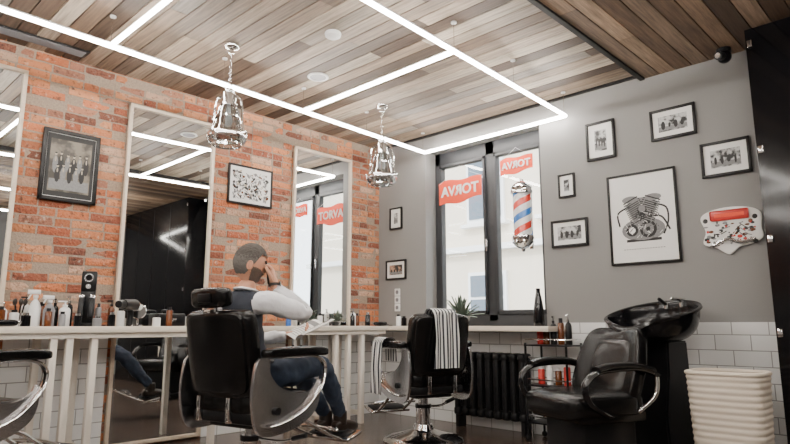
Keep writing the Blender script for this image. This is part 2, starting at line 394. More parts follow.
# ------------------------------------------------------------------ mirrors
def wallmtx(wall,a,z,off=0):
    if wall=='x': return Matrix(((0,0,1,off),(1,0,0,a),(0,1,0,z),(0,0,0,1)))
    return Matrix(((1,0,0,a),(0,0,-1,-off),(0,1,0,z),(0,0,0,1)))
for a,b_,zz in ((-4.66,-3.72,2.82),(-2.96,-2.17,2.78),(-1.27,-.48,2.78)):
    m=B('wall_mirror'); W=b_-a; Hh=zz-.02; f=.028
    m.box((0,Hh/2,.012),(W-.01,Hh-.01,.012),BFRAME); 
    m.box((0,Hh/2,.0185),(W-2*f+.004,Hh-2*f,.002),MIRROR)
    for sx in (-1,1): m.box((sx*(W/2-f/2),Hh/2,.02),(f,Hh,.034),MFRAME,.003)
    for yy in (f/2,Hh-f/2): m.box((0,yy,.02),(W,f,.034),MFRAME,.003)
    m.finish(wallmtx('x',(a+b_)/2,.02,.016))
# ------------------------------------------------------------------ counter
c=B('wall_counter')
c.b2((.06,-7.5,.895),(.5,-.36,.94),COUNTER,.004); c.b2((.06,-.36,.895),(2.36,-.02,.94),COUNTER,.004); c.b2((.73,-.02,.905),(2.14,.165,.94),COUNTER)
c.b2((.06,-7.5,.86),(.48,-.37,.894),LEGM)
for yy in (-6.2,-4.9,-3.50,-3.40,-3.24,-2.30,-1.02,-.86,-.68):
    c.b2((.42,yy-.022,0),(.47,yy+.022,.89),LEGM,.003)
for yy in (-3.50,-3.24,-1.02,-.68): c.b2((.07,yy-.022,0),(.12,yy+.022,.89),LEGM,.003); c.b2((.12,yy-.02,.08),(.42,yy+.02,.12),LEGM)
c.finish()
# ------------------------------------------------------------------ framed pictures
def framed(wall,a0,a1,z0,z1,art,fm=BFRAME,fw=.022,passe=PAPER,off=.002):
    W=a1-a0; Hh=z1-z0; m=B('framed_picture')
    m.box((0,0,.006),(W-.01,Hh-.01,.008),BFRAME); m.box((0,0,.0115),(W-2*fw+.002,Hh-2*fw+.002,.003),passe)
    for s_ in (-1,1):
        m.box((s_*(W/2-fw/2),0,.013),(fw,Hh,.022),fm,.003); m.box((0,s_*(Hh/2-fw/2),.013),(W,fw,.022),fm,.003)
    art(m,W-2*fw,Hh-2*fw,.0135)
    m.finish(wallmtx(wall,(a0+a1)/2,(z0+z1)/2,off))
def photo(seed,inset=.25,c0=(.02,.02,.02),c1=(.55,.55,.54),sc=22):
    pm=printmat('photo_print_%d'%seed,c0,c1,sc,seed)
    def f(m,W,Hh,z):
        i=min(W,Hh)*inset; rr=random.Random(seed)
        m.box((0,0,z),(W-2*i,Hh-2*i,.001),pm); m.box((0,-(Hh/2-i)*.6,z+.0006),(W-2*i-.004,(Hh-2*i)*.25,.001),INKG)
        for k in range(4):
            m.sph(((k-1.5)*(W-2*i)*.22,-.1*(Hh-2*i),z+.001),((W-2*i)*rr.uniform(.04,.08),(Hh-2*i)*rr.uniform(.15,.3),.0006),INK,10)
    return f
def art_dark(m,W,Hh,z):
    m.box((0,0,z),(W*.98,Hh*.98,.001),INK)
    pm=printmat('poster_sepia',(.05,.042,.032),(.20,.17,.13),12,5)
    m.box((0,.0,z+.001),(W*.84,Hh*.82,.001),pm)
    m.box((0,-.30*Hh,z+.0015),(W*.80,Hh*.16,.001),INKG)
    r=random.Random(2)
    for row,(yb,n) in enumerate(((.02,6),(-.14,5))):
        for k in range(n):
            x=(k-(n-1)/2)*.125*W+r.uniform(-.01,.01)*W; hh=r.uniform(.11,.14)*Hh; y=yb*Hh+r.uniform(-.015,.02)*Hh; zz=z+.002+.0015*row
            m.sph((x,y,zz),(W*.055,hh,.001),INK if (k+row)%2 else INKG,12); m.sph((x,y+hh*.55,zz+.0004),(W*.018,hh*.35,.0008),SEPIA,10); m.sph((x,y+hh*1.18,zz+.0006),(W*.026,W*.034,.001),SEPIA,12); m.sph((x,y+hh*1.30,zz+.001),(W*.027,W*.018,.001),INK,10)
def art_flash(m,W,Hh,z):
    r=random.Random(9)
    cols=[INK,INKG,INK,SEPIA,INK,INKG,AMBER,INKG]
    for k in range(170):
        x=r.uniform(-.42,.42)*W; y=r.uniform(-.38,.38)*Hh
        m.sph((x,y,z+.0001*k/4),(r.uniform(.006,.026),r.uniform(.003,.014),.0008),cols[k%8],8,rot=rotm(0,0,r.uniform(0,180)))
    for k in range(60):
        m.box((r.uniform(-.4,.4)*W,r.uniform(-.4,.4)*Hh,z+.003),(.035,.003,.001),INK,rot=rotm(0,0,r.uniform(0,180)))
def art_engine(m,W,Hh,z):
    r=random.Random(21)
    for s_,ang in ((-1,24),(1,-24)):
        R=rotm(0,0,ang)
        p=R@V((0,.11,0)); m.box((p.x,p.y-.05,z-.0003),(.12,.19,.001),INKG,rot=R)
        for k in range(11):
            p=R@V((0,.035+.0165*k,0)); m.box((p.x,p.y-.05,z+.0004),(.165-.002*k,.0085,.001),INK,rot=R)
        p=R@V((0,.225,0)); m.sph((p.x,p.y-.05,z+.0005),(.07,.030,.001),INKG,14); m.box((p.x,p.y-.055,z+.001),(.13,.010,.001),INK,rot=R)
        for q in (-.055,.055):
            p=R@V((q,.12,0)); m.box((p.x,p.y-.05,z+.001),(.006,.19,.001),INKG,rot=R)
    m.box((0,.05,z+.001),(.07,.06,.001),INK); m.sph((0,.07,z+.002),(.03,.03,.001),INKG,14); m.box((0,.14,z),(.10,.05,.001),INKG)
    m.sph((0,-.10,z),(.175,.095,.0012),INKG,24); m.sph((.04,-.10,z+.001),(.068,.068,.0012),INK,24); m.sph((.04,-.10,z+.002),(.045,.045,.0012),INKG,24); m.sph((.04,-.10,z+.003),(.018,.018,.0012),INK,16)
    m.sph((-.09,-.10,z+.001),(.05,.05,.0012),INK,18); m.sph((-.09,-.10,z+.002),(.028,.028,.0012),PAPER,18); m.box((0,-.185,z),(.28,.022,.001),INK)
    for pts in ([(.10,.10,z),(.19,.06,z),(.20,-.05,z),(.16,-.15,z)],[(-.10,.10,z),(-.20,.05,z),(-.19,-.06,z)],[(.05,.0,z),(.15,-.01,z),(.21,-.12,z)]):
        m.tube(pts,.008,INK,6,5,flat=(.007,.0015),ref=(.3,.7,0))
    for k in range(90):
        a=r.uniform(0,6.28); q=r.uniform(0,1); m.box((.18*q*math.cos(a),-.06+.12*q*math.sin(a),z+.003),(r.uniform(.006,.04),r.uniform(.002,.006),.001),[INK,PAPER,INKG][k%3],rot=rotm(0,0,r.uniform(0,180)))
    for k in range(16): m.box((-.16+.021*k,-.255,z),(.013,.006,.001),INKG)
framed('x',-3.575,-3.165,1.875,2.43,art_dark,fw=.03,off=.012)
framed('x',-2.01,-1.52,2.08,2.46,art_flash,fw=.018,off=.012)
framed('y',2.62,2.88,2.36,2.70,photo(1))
framed('y',3.18,3.53,2.42,2.675,photo(2,.2))
framed('y',3.54,3.88,2.05,2.32,photo(3,.2))
framed('y',2.33,2.49,2.075,2.29,photo(4,.3),fw=.016)
framed('y',2.24,2.59,1.63,1.875,photo(5,.2))
framed('y',2.785,3.345,1.435,2.19,art_engine,fw=.018)
framed('y',.19,.38,2.02,2.27,photo(6,.3),fw=.018)
framed('y',.13,.44,1.45,1.67,photo(7,.2,c1=(.5,.3,.2)),fw=.02)
p=B('wall_plaque')
poly=[(-.20,.08),(-.14,.13),(0,.15),(.14,.13),(.205,.08),(.20,-.02),(.205,-.09),(.14,-.13),(.05,-.15),(-.02,-.20),(-.1,-.15),(-.19,-.11),(-.17,-.02)]
poly=[(a.x,a.y) for a in catmull([(x,y,0) for x,y in poly],5,True)]
p.prism(poly,.02,PAPER,Matrix.Translation((0,0,.012)),.004)
p.box((.0,.09,.026),(.26,.075,.006),REDP,.01); p.box((.0,.09,.030),(.20,.028,.003),RED)
r=random.Random(4)
for k in range(60):
    p.sph((r.uniform(-.17,.17),r.uniform(-.13,.04),.022),(r.uniform(.006,.02),r.uniform(.005,.016),.003),[INK,INKG,REDP,INK,AMBER][k%5],10)
for k in range(18): p.box((r.uniform(-.13,.14),r.uniform(-.12,.03),.025),(r.uniform(.02,.07),.006,.003),[INK,PAPER,INKG][k%3],rot=rotm(0,0,r.uniform(-60,60)))
for s_ in (-1,1): p.sph((s_*.165,.06,.023),(.018,.018,.003),INK,12)
p.tube([(-.12,-.13,.03),(-.02,-.09,.035),(.06,-.12,.032),(.15,-.10,.03)],.014,STEEL,8)
p.finish(wallmtx('y',3.70,1.66,.001))
# ------------------------------------------------------------------ black cabinet (right)
c=B('tall_black_cabinet')
c.b2((4.0,-.40,0.0),(6.4,-.015,3.0-.04),CABB,.004)
for k in range(1,4): c.b2((4.0+.6*k-.003,-.405,.05),(4.0+.6*k+.003,-.401,2.9),BFRAME)
for zz in (.9,1.5,2.1,2.85): c.box((4.025,-.405,zz),(.03,.012,.05),CHROME,.003)
c.finish()
# ------------------------------------------------------------------ LED lights
TZ=2.80
def ledline(b,p0,p1):
    b.cyl(V(p0),V(p1),.0135,LED,seg=12); up=V((0,0,.019)); b.cyl(V(p0)+up,V(p1)+up,.010,WHITE,seg=6)
X1=lambda y:.795-.045*(y+.1)
X2=lambda y:2.475-.05*(y+.1)
l=B('led_tube_light')
ledline(l,(X1(-7.6),-7.6,TZ),(X1(-.09),-.09,TZ)); ledline(l,(X2(-7.6),-7.6,TZ),(X2(-.09),-.09,TZ))
for yy in (-.09,-1.80,-3.47,-5.15,-6.8): ledline(l,(X1(yy)+.02,yy,TZ),(X2(yy)-.02,yy,TZ))
for XX in (X1,X2):
    for yy in (-.12,-1.0,-1.80,-2.6,-3.47,-4.3,-5.15,-6,-6.8):
        l.cyl((XX(yy),yy,TZ+.02),(XX(yy),yy,H-.001),.0025,STEEL,seg=6); l.cyl((XX(yy),yy,H-.012),(XX(yy),yy,H-.001),.02,WHITE,seg=12)
l.finish()
l=B('led_tube_light')
ledline(l,(4.6,-7.6,TZ),(4.6,-1.2,TZ)); ledline(l,(6.4,-7.6,TZ),(6.4,-1.2,TZ))
for yy in (-1.2,-3.2,-5.2,-7.6): ledline(l,(4.63,yy,TZ),(6.37,yy,TZ))
for xx in (4.6,6.4):
    for yy in (-1.3,-3.2,-5.2,-7.4): l.cyl((xx,yy,TZ+.02),(xx,yy,H-.042),.0025,STEEL,seg=6)
l.finish()
# ------------------------------------------------------------------ pendant lamps
def lamp(x,y):
    b=B('pendant_lamp')
    b.lathe([(0,3.018),(.062,3.018),(.062,3.0),(.05,2.985),(.02,2.978),(.02,2.955),(0,2.95)],(0,0,0),CHROME)
    z=2.955; k=0
    while z>2.72:
        R=rotm(0,0,90*(k%2)); pts=[R@V((.009*math.cos(t),0,z-.018+.017*math.sin(t))) for t in [i*math.pi/4 for i in range(8)]]
        b.tube(pts,.0028,CHROME,6,2,closed=True); z-=.027; k+=1
    b.tube([(.022,0,2.66),(.02,0,2.70),(0,0,2.725),(-.02,0,2.70),(-.022,0,2.66)],.005,CHROME,8)
    b.lathe([(0,2.67),(.03,2.67),(.034,2.655),(.03,2.645),(.045,2.635),(.05,2.60),(.05,2.56),(.06,2.555),(.06,2.54),(.03,2.53),(0,2.53)],(0,0,0),CHROME)
    for s_ in (-1,1):
        R=rotm(0,0,35)
        b.tube([R@V((s_*.045,0,2.62)),R@V((s_*.085,0,2.60)),R@V((s_*.105,0,2.54)),R@V((s_*.112,0,2.42)),R@V((s_*.125,0,2.33))],.008,CHROME,8)
        b.cyl(R@V((s_*.12,0,2.33)),R@V((s_*.15,0,2.33)),.014,CHROME,seg=12)
    b.lathe([(.045,2.54),(.062,2.52),(.078,2.47),(.086,2.41),(.10,2.35),(.13,2.31),(.135,2.30),(.128,2.305),(.097,2.345),(.083,2.41),(.075,2.47),(.059,2.518),(.044,2.536)],(0,0,0),GLASSL,40)
    b.lathe([(.128,2.322),(.143,2.322),(.147,2.305),(.143,2.288),(.128,2.288),(.128,2.322)],(0,0,0),CHROME,40)
    b.lathe([(.14,2.295),(.13,2.26),(.11,2.245),(.107,2.248),(.127,2.263),(.136,2.292)],(0,0,0),GLASSL,40)
    b.lathe([(.103,2.25),(.112,2.25),(.112,2.238),(.103,2.238),(.103,2.25)],(0,0,0),CHROME,40)
    b.lathe([(.082,2.455),(.088,2.455),(.088,2.443),(.082,2.443),(.082,2.455)],(0,0,0),CHROME,40)
    for k in range(4):
        R=rotm(0,0,45+90*k); b.tube([R@V((.06,0,2.545)),R@V((.084,0,2.46)),R@V((.092,0,2.40)),R@V((.115,0,2.33)),R@V((.138,0,2.305))],.0045,CHROME,6)
    b.lathe([(0,2.53),(.018,2.53),(.018,2.48),(.03,2.45),(.033,2.42),(.025,2.39),(0,2.378)],(0,0,0),BULB,20)
    b.finish(at(x,y,0))
lamp(1.14,-2.68); lamp(1.07,-1.02)
b=B('smoke_detector'); b.lathe([(0,0),(.055,0),(.06,-.01),(.055,-.03),(.03,-.045),(0,-.045)],(0,0,0),WHITE); b.finish(at(1.84,-2.28,H-.001))
b=B('ceiling_speaker'); b.lathe([(0,0),(.085,0),(.09,-.008),(.08,-.015),(.07,-.01),(0,-.012)],(0,0,0),WHITE); b.lathe([(0,-.013),(.068,-.011)],(0,0,0),GRYP); b.finish(at(1.16,-1.87,H-.001))
b=B('security_camera'); b.cyl((0,0,0),(0,0,-.03),.05,BLACK); b.sph((0,0,-.06),.05,BLACK); b.cyl((0,-.02,-.065),(-.02,-.09,-.075),.03,BLACK); b.cyl((-.02,-.09,-.075),(-.021,-.093,-.0755),.022,CHROME); b.finish(at(3.80,-.14,H-.042))
b=B('ceiling_vent'); b.box((0,0,-.006),(.13,.75,.012),BLACK,.003)
for k in range(8): b.box((-.05+.014*k,0,-.014),(.005,.7,.006),GRYP)
b.finish(at(.20,-3.75,H-.001))
# ------------------------------------------------------------------ barber pole + sign
b=B('barber_pole')
def polemat():
    m,nt,bs=nmat('pole_spiral'); N=nt.nodes.new
    tc=N('ShaderNodeTexCoord'); sp=N('ShaderNodeSeparateXYZ'); L(nt,tc.outputs['Object'],sp.inputs[0])
    at2=N('ShaderNodeMath'); at2.operation='ARCTAN2'; L(nt,sp.outputs[1],at2.inputs[0]); L(nt,sp.outputs[0],at2.inputs[1])
    d=N('ShaderNodeMath'); d.operation='MULTIPLY'; L(nt,at2.outputs[0],d.inputs[0]); d.inputs[1].default_value=1/(2*math.pi)
    z=N('ShaderNodeMath'); z.operation='MULTIPLY_ADD'; L(nt,sp.outputs[2],z.inputs[0]); z.inputs[1].default_value=-3.9; L(nt,d.outputs[0],z.inputs[2])
    fr=N('ShaderNodeMath'); fr.operation='FRACT'; L(nt,z.outputs[0],fr.inputs[0])
    cr=N('ShaderNodeValToRGB'); cr.color_ramp.interpolation='CONSTANT'; e=cr.color_ramp.elements
    e[0].position=0; e[0].color=(.8,.8,.8,1); e[1].position=.25; e[1].color=(.7,.05,.03,1)
    for ps,cc in ((.5,(.8,.8,.8,1)),(.75,(.03,.16,.5,1))):
        q=e.new(ps); q.color=cc
    L(nt,fr.outputs[0],cr.inputs[0]); L(nt,cr.outputs[0],bs.inputs['Base Color']); bs.inputs['Roughness'].default_value=.15
    return m
b.lathe([(.084,-.22),(.084,.22)],(0,0,0),polemat(),40)
for s_ in (-1,1):
    R=Matrix.Scale(s_,4,V((0,0,1)))
    b.lathe([(.0,.2),(.10,.2),(.105,.225),(.095,.245),(.102,.26),(.08,.29),(.05,.315),(.02,.325),(.018,.345),(.0,.355)],(0,0,0),CHROME,32,mtx=R)
    b.box((0,.1,s_*.27),(.03,.12,.03),CHROME,.004)
b.box((0,.15,0),(.04,.02,.62),CHROME,.004)
b.finish(at(1.94,-.01,1.975))
def banner(x,y,z,sc,txt):
    b=B('hanging_sign')
    def cloth(u,v):
        x=-.285+.57*u; z=.12-.24*v + .012*math.sin(u*9)
        return V((x,.003*math.sin(u*14+v*2),z*(1+.1*math.sin(u*5)) + .02*(u-.5)))
    b.grid(cloth,30,8,RED,.004)
    b.text(txt,.15,PAPER,Matrix.Translation((0,0,.0))@rotm(90,0,180),ext=.009)
    b.tube([(-.28,0,.1),(-.1,.0,.2),(0,.0,.27)],.0015,WHITE,5); b.tube([(.28,0,.12),(.1,.0,.2),(0,.0,.27)],.0015,WHITE,5)
    b.finish(Matrix.Translation((x,y,z))@Matrix.Diagonal((sc,1,sc,1)))
banner(1.10,.12,2.37,1,'TORVA'); banner(1.80,.13,2.52,.66,'TORVA')
# ------------------------------------------------------------------ radiator
b=B('cast_iron_radiator')
for k in range(9):
    x=-.36+.09*k
    for yy in (-.045,.045): b.box((x,yy,.40),(.052,.05,.50),RADM,.018,seg=3)
    b.pad((x,0,.66),(.075,.15,.08),RADM,.5,nu=20,nv=10); b.pad((x,0,.15),(.075,.15,.08),RADM,.5,nu=20,nv=10)
b.cyl((-.41,0,.66),(.41,0,.66),.022,RADM,seg=12); b.cyl((-.41,0,.15),(.43,0,.15),.022,RADM,seg=12)
for x in (-.36,.36): b.box((x,0,.06),(.04,.12,.12),RADM,.008)
b.cyl((.42,0,.15),(.42,0,.0),.014,CHROME,seg=10); b.cyl((.40,0,.66),(.43,0,.66),.02,CHROME,seg=10)
b.finish(at(1.62,-.13,0))
# ------------------------------------------------------------------ barber chairs
def chair(loc,rz,headrest,side=STEEL,bw=.54,foot=0):
    b=B('barber_chair')
    b.lathe([(0,0),(.33,0),(.335,.015),(.325,.03),(.27,.05),(.16,.075),(.09,.10),(.075,.14),(0,.14)],(0,0,0),CHROME,48)
    b.cyl((0,0,.12),(0,0,.30),.058,CHROME); b.cyl((0,0,.29),(0,0,.37),.04,STEEL); b.lathe([(.058,.3),(.066,.3),(.066,.27),(.058,.27)],(0,0,0),BLACK)
    b.box((0,0,.385),(.34,.36,.04),BLACK,.01)
    b.tube([(.05,0,.28),(.2,.05,.27),(.30,.07,.30)],.010,CHROME); b.cyl((.27,.065,.29),(.36,.08,.315),.016,BLACK,seg=12)
    b.box((0,.0,.43),(.50,.48,.07),BLACK,.02)
    def sd(v): v.z+=-.10*max(0,v.y-.05)**1.5*3; return v
    b.pad((0,.02,.51),(.52,.54,.13),LEATHER,.32,deform=sd)
    def bd(v): v.y+= .045*(v.x/.28)**2; return v
    R=rotm(10,0,0)
    b.pad((0,-.275,.79),(bw,.11,.50),LEATHER,.28,rot=R,deform=bd)
    b.pad((0,-.325,.79),(bw-.04,.05,.46),LEATHER,.22,rot=R,deform=bd)
    for k in (-1,0,1): b.pad((k*.155,-.235,.80),(.15,.07,.42),LEATHER,.4,rot=R,nu=24,nv=14)
    for s_ in (-1,1): b.box((s_*.12,-.30,.48),(.03,.03,.14),CHROME,.005)
    if headrest:
        b.cyl((0,-.345,1.0),(0,-.365,1.08),.012,CHROME); 
        b.box((0,-.36,1.04),(.10,.02,.05),CHROME,.004)
        b.pad((0,-.36,1.105),(.28,.10,.115),LEATHER,.45,rot=rotm(8,0,0))
        b.box((0,-.415,1.10),(.10,.012,.05),BLACK,.004,rot=rotm(8,0,0))
    for s_ in (-1,1):
        x=s_*.315
        def ad(v): v.z+= -.35*max(0,v.y-.12)**2 - .12*max(0,-v.y-.1)**2; return v
        b.pad((x,.03,.795),(.09,.55,.06),LEATHER,.45,deform=ad)
        b.tube([(x,-.20,.77),(x,.0,.765),(x,.20,.76),(x,.285,.70),(x,.25,.58),(x,.12,.47),(x,-.06,.41),(x,-.2,.40)],.02,CHROME,10,flat=(.026,.010))
        poly=[(-.27,.76),(-.18,.765),(-.17,.68),(-.09,.60),(.04,.56),(.14,.55),(.22,.585),(.25,.63),(.275,.57),(.25,.46),(.16,.39),(.0,.345),(-.2,.34),(-.28,.40),(-.31,.55),(-.30,.68)]
        poly=[(a.x,a.y) for a in catmull([(p,q,0) for p,q in poly],4,True)]
        M=Matrix(((0,0,1,x-s_*.022),(1,0,0,0),(0,1,0,0),(0,0,0,1)))
        b.prism(poly,.022,side,M,.004)
        b.cyl((x-s_*.01,-.12,.47),(x+s_*.006,-.12,.47),.022,BLACK,seg=16)
    for s_ in (-1,1):
        b.tube([(s_*.13,.12,.40),(s_*.13,.30,.36),(s_*.13,.48+foot*.6,.24),(s_*.13,.62+foot,.17),(s_*.13,.74+foot,.17)],.013,CHROME)
    b.box((0,.66+foot,.19),(.40,.17,.022),CHROME,.006,rot=rotm(14,0,0)); b.box((0,.66+foot,.206),(.34,.12,.008),BLACK,.003,rot=rotm(14,0,0))
    b.tube([(-.2,.50+foot*.6,.26),(0,.52+foot*.6,.27),(.2,.50+foot*.6,.26)],.014,CHROME)
    b.finish(at(loc[0],loc[1],0,rz)); 
chair((1.70,-2.74),12,True,bw=.50,foot=.13)
chair((1.50,-.95),72,False)
chair((1.01,-4.13),20,False)
def towel(loc,rz,w_,zf,lf,lb,dx):
    b=B('striped_towel')
    tot=lf+lb+2*dx
    def fn(u,v):
        s_=v*tot; x=(u-.5)*w_*(1-.08*math.sin(v*3.1))
        wv=.010*math.sin(u*13+1)*min(1,abs(s_-lb)/.15)
        if s_<lb: return V((x,dx+wv*.6,zf-lb+s_))
        s2=s_-lb
        if s2<2*dx:
            a=math.pi*s2/(2*dx); return V((x,dx*math.cos(a),zf+dx*.6*math.sin(a)))
        s3=s2-2*dx; return V((x+.01*math.sin(s3*9),-dx-wv-.012*min(1,s3*5),zf-s3))
    b.grid(fn,26,50,TOWEL,.006); b.finish(at(loc[0],loc[1],0,rz))
ca=math.radians(72); f2=V((-math.sin(ca),math.cos(ca),0)); r2=V((math.cos(ca),math.sin(ca),0)); c2=V((1.5,-.95,0))
pt=c2-f2*.318-r2*.02; towel((pt.x,pt.y),72,.23,1.035,.42,.25,.078)
pt=c2-r2*.335+f2*.06; towel((pt.x,pt.y),162+180,.20,.815,.42,.16,.060)
# ------------------------------------------------------------------ wash chair & basin
b=B('shampoo_chair')
b.box((0,0,.04),(.50,.56,.08),BLACK,.02); b.box((0,.0,.22),(.40,.42,.32),BLACK,.03)
b.box((0,.02,.385),(.54,.50,.07),LEATHER,.02)
def sd(v):
    v.z+=-.9*max(0,v.y-.16)**2; return v
b.pad((0,.05,.455),(.58,.60,.15),LEATHER,.35,deform=sd)
def bd(v): v.y+= .0875*(v.x/.3)**2; v.x*= (1-.25*max(0,v.z)/.3); return v
b.pad((0,-.27,.67),(.60,.12,.52),LEATHER,.36,rot=rotm(20,0,0),deform=bd)
b.pad((0,-.215,.66),(.40,.10,.40),LEATHER,.5,rot=rotm(20,0,0))
for s_ in (-1,1):
    x=s_*.34
    b.tube([(x,-.26,.64),(x,-.12,.68),(x,.08,.68),(x,.22,.66),(x,.30,.59),(x,.27,.49),(x,.16,.42),(x*.8,.05,.40)],.02,GLOSSB,12,flat=(.030,.016))
    b.tube([(x,-.22,.67),(x,-.08,.702),(x,.10,.702),(x,.21,.68)],.02,LEATHER,12,flat=(.042,.022))
    b.tube([(x,-.26,.64),(x,-.24,.52),(x*.85,-.15,.42)],.014,CHROME,10)
b.finish(at(3.02,-1.02,0,156))
b=B('hair_wash_basin')
poly=[(-.17,0),(.17,0),(.19,.35),(.13,.62),(.12,.84),(-.12,.84),(-.13,.62),(-.19,.35)]
M=Matrix(((0,0,1,0),(1,0,0,0),(0,1,0,0),(0,0,0,1)))
b.prism(poly,.30,BLACK,M,.012)
def bowl(u,v):
    a=2*math.pi*u; s_=v
    fx,fy=math.cos(a),math.sin(a)
    rx=.30;ry=.31
    rr=math.sin(min(1,s_*1.12)*math.pi/2)**.8
    if s_>.85: rr=1+ (s_-.85)*.55
    z=-.19*(1-min(1,s_/.85)**2.6)
    rim=.055*(-fy)+.03
    z+=rim*s_**3
    neck=math.exp(-((a-math.pi/2)/.42)**2)
    z-=.075*neck*s_**4
    if s_>.85: z-= (s_-.85)*.10
    return V((rx*rr*fx,ry*rr*fy,z))
b.grid(bowl,56,18,CERAM,.016,Matrix.Translation((0,.05,1.03))@rotm(-6,0,0))
b.lathe([(.0,-.0),(.1,0),(.15,.05),(.2,.11),(.12,.10),(0,.1)],(0,.03,.80),CERAM,32)
b.cyl((-.06,-.24,1.08),(-.06,-.24,1.13),.018,CHROME,seg=14); b.tube([(-.06,-.24,1.11),(-.06,-.20,1.14),(-.06,-.12,1.14)],.011,CHROME); b.box((-.06,-.25,1.14),(.02,.06,.012),CHROME,.004)
b.cyl((.06,-.24,1.07),(.06,-.24,1.11),.02,CHROME,seg=14); b.tube([(.06,-.24,1.10),(.06,-.19,1.12),(.06,-.15,1.14)],.014,BLACK)
b.tube([(.0,-.1,.84),(.02,-.2,.6),(.08,-.26,.3),(.06,-.24,.06)],.012,STEEL)
b.finish(at(3.26,-.40,0,168))
# ------------------------------------------------------------------ basket bin
b=B('wicker_bin')
def bin_(u,v):
    a=2*math.pi*u; e=.45; sp=lambda x:math.copysign(abs(x)**e,x)
    k=.88+.12*v; rip=1+.012*math.sin(v*math.pi*2*17)
    return V((.215*k*rip*sp(math.cos(a)),.17*k*rip*sp(math.sin(a)),.645*v+.01))
b.grid(bin_,48,102,BASKET,.006)
b.b2((-.17,-.13,.01),(.17,.13,.03),BASKET)
pts=[bin_(i/24,1.0)+V((0,0,.0)) for i in range(24)]
b.tube(pts,.014,BASKET,8,3,closed=True)
b.finish(at(3.76,-.62,0,0))
# ------------------------------------------------------------------ trolley
b=B('salon_trolley')
for x in (-.19,.19):
    for y in (-.13,.13): b.cyl((x,y,.04),(x,y,.80),.010,BLACK,seg=10); b.sph((x,y,.025),.025,BLACK,10)
for z in (.15,.45,.78):
    b.box((0,0,z),(.40,.28,.012),BLACK,.003)
    for y in (-.13,.13): b.cyl((-.19,y,z+.05),(.19,y,z+.05),.005,CHROME,seg=8)
    for x in (-.19,.19): b.cyl((x,-.13,z+.05),(x,.13,z+.05),.005,CHROME,seg=8)
b.finish(at(2.31,-.20,0,0))
def bottle(name,x,y,z,h,r,m,cap=BLACK,kind=0,sc=1):
    b=B(name)
    if kind==0:
        b.lathe([(0,0),(r,0),(r,h*.62),(r*.8,h*.70),(r*.35,h*.74),(r*.35,h*.78),(0,h*.78)],(0,0,0),m,20); b.lathe([(0,h*.76),(r*.45,h*.76),(r*.45,h*.83),(r*.15,h*.84),(r*.15,h*.95),(0,h*.95)],(0,0,0),cap,14); b.box((0,-r*.5,h*.96),(r*.5,r*1.6,h*.05),cap,.002)
    elif kind==1:
        b.lathe([(0,0),(r,0),(r,h*.78),(r*.85,h*.82),(r*.6,h*.83),(r*.6,h),(0,h)],(0,0,0),m,20); b.lathe([(r*.62,h*.83),(r*.64,h*.83),(r*.64,h*1.0),(0,h*1.003)],(0,0,0),cap,16)
    elif kind==2:
        b.lathe([(0,0),(r,0),(r,h*.5),(r*.7,h*.62),(r*.3,h*.7),(r*.3,h*.78),(0,h*.78)],(0,0,0),m,20); b.cyl((0,0,h*.74),(0,0,h*.82),r*.42,cap,seg=14)
        b.box((0,-r*.3,h*.9),(r*.6,r*2.0,h*.12),cap,.004); b.box((0,-r*.9,h*.8),(r*.3,r*.25,h*.2),cap,.002,rot=rotm(-25,0,0))
    b.finish(at(x,y,z,random.uniform(-60,60)))
tz=.787
for k,(x,h,m,cp) in enumerate(((2.18,.16,REDP,BLACK),(2.24,.13,AMBER,BLACK),(2.31,.24,BLACK,BLACK),(2.38,.22,AMBER,BLACK),(2.45,.25,BLACK,CHROME))): bottle('toiletry_bottle',x,-.18,tz,h,.027,m,cp,k%2)
for k,(x,h,m) in enumerate(((2.19,.15,REDP),(2.27,.17,WHITE),(2.35,.14,AMBER),(2.43,.18,REDP))): bottle('toiletry_bottle',x,-.2,.457,h,.028,m,WHITE,1)
# ------------------------------------------------------------------ counter items
cz=.941
T='toiletry_bottle'
for a in ((.34,-3.80,.13,.03,AMBER,BLACK,1),(.30,-3.71,.11,.028,WHITE,BLACK,1),(.20,-3.75,.16,.022,WHITE,CHROME,0),(.38,-3.66,.09,.03,GLOSSB,CHROME,1),(.36,-3.33,.09,.025,GLOSSB,CHROME,1),
 (.15,-3.12,.17,.022,GRYP,CHROME,1),(.20,-2.97,.14,.028,WHITE,BLACK,1),(.42,-3.12,.10,.024,GLOSSB,CHROME,1),(.36,-2.76,.08,.03,WHITE,BLACK,1),(.36,-2.66,.15,.024,AMBER,BLACK,1),(.15,-3.42,.20,.024,GLOSSB,BLACK,0),
 (.14,-3.50,.17,.024,AMBER,BLACK,1),(.42,-3.45,.10,.022,GRYP,BLACK,1),(.2,-1.40,.15,.025,BLUEP,WHITE,1),(.25,-.62,.18,.028,WHITE,GRYP,0),(.2,-.52,.13,.025,AMBER,BLACK,1),(.30,-.46,.14,.028,GLOSSB,CHROME,1),(.5,-.2,.12,.025,WHITE,BLACK,1),(.6,-.22,.10,.028,GLOSSB,BLACK,1),(.24,-1.05,.12,.025,WHITE,BLACK,1),(.33,-.70,.15,.024,GLOSSB,BLACK,0),
 (.34,-3.94,.17,.03,GLOSSB,BLACK,1),(.25,-3.88,.12,.03,GRYP,BLACK,1),(.12,-3.60,.21,.026,WHITE,BLACK,0),(.43,-3.54,.12,.022,AMBER,BLACK,1),(.13,-3.32,.22,.026,GLOSSB,CHROME,0),(.14,-3.02,.20,.024,AMBER,BLACK,0),(.42,-3.22,.07,.03,GRYP,CHROME,1),(.12,-3.82,.2,.028,GLOSSB,BLACK,0)):
    bottle(T,a[0],a[1],cz,*a[2:])
bottle('spray_bottle',.26,-3.58,cz,.26,.038,WHITE,WHITE,2); bottle('spray_bottle',.30,-3.50,cz,.22,.036,GRYP,WHITE,2)
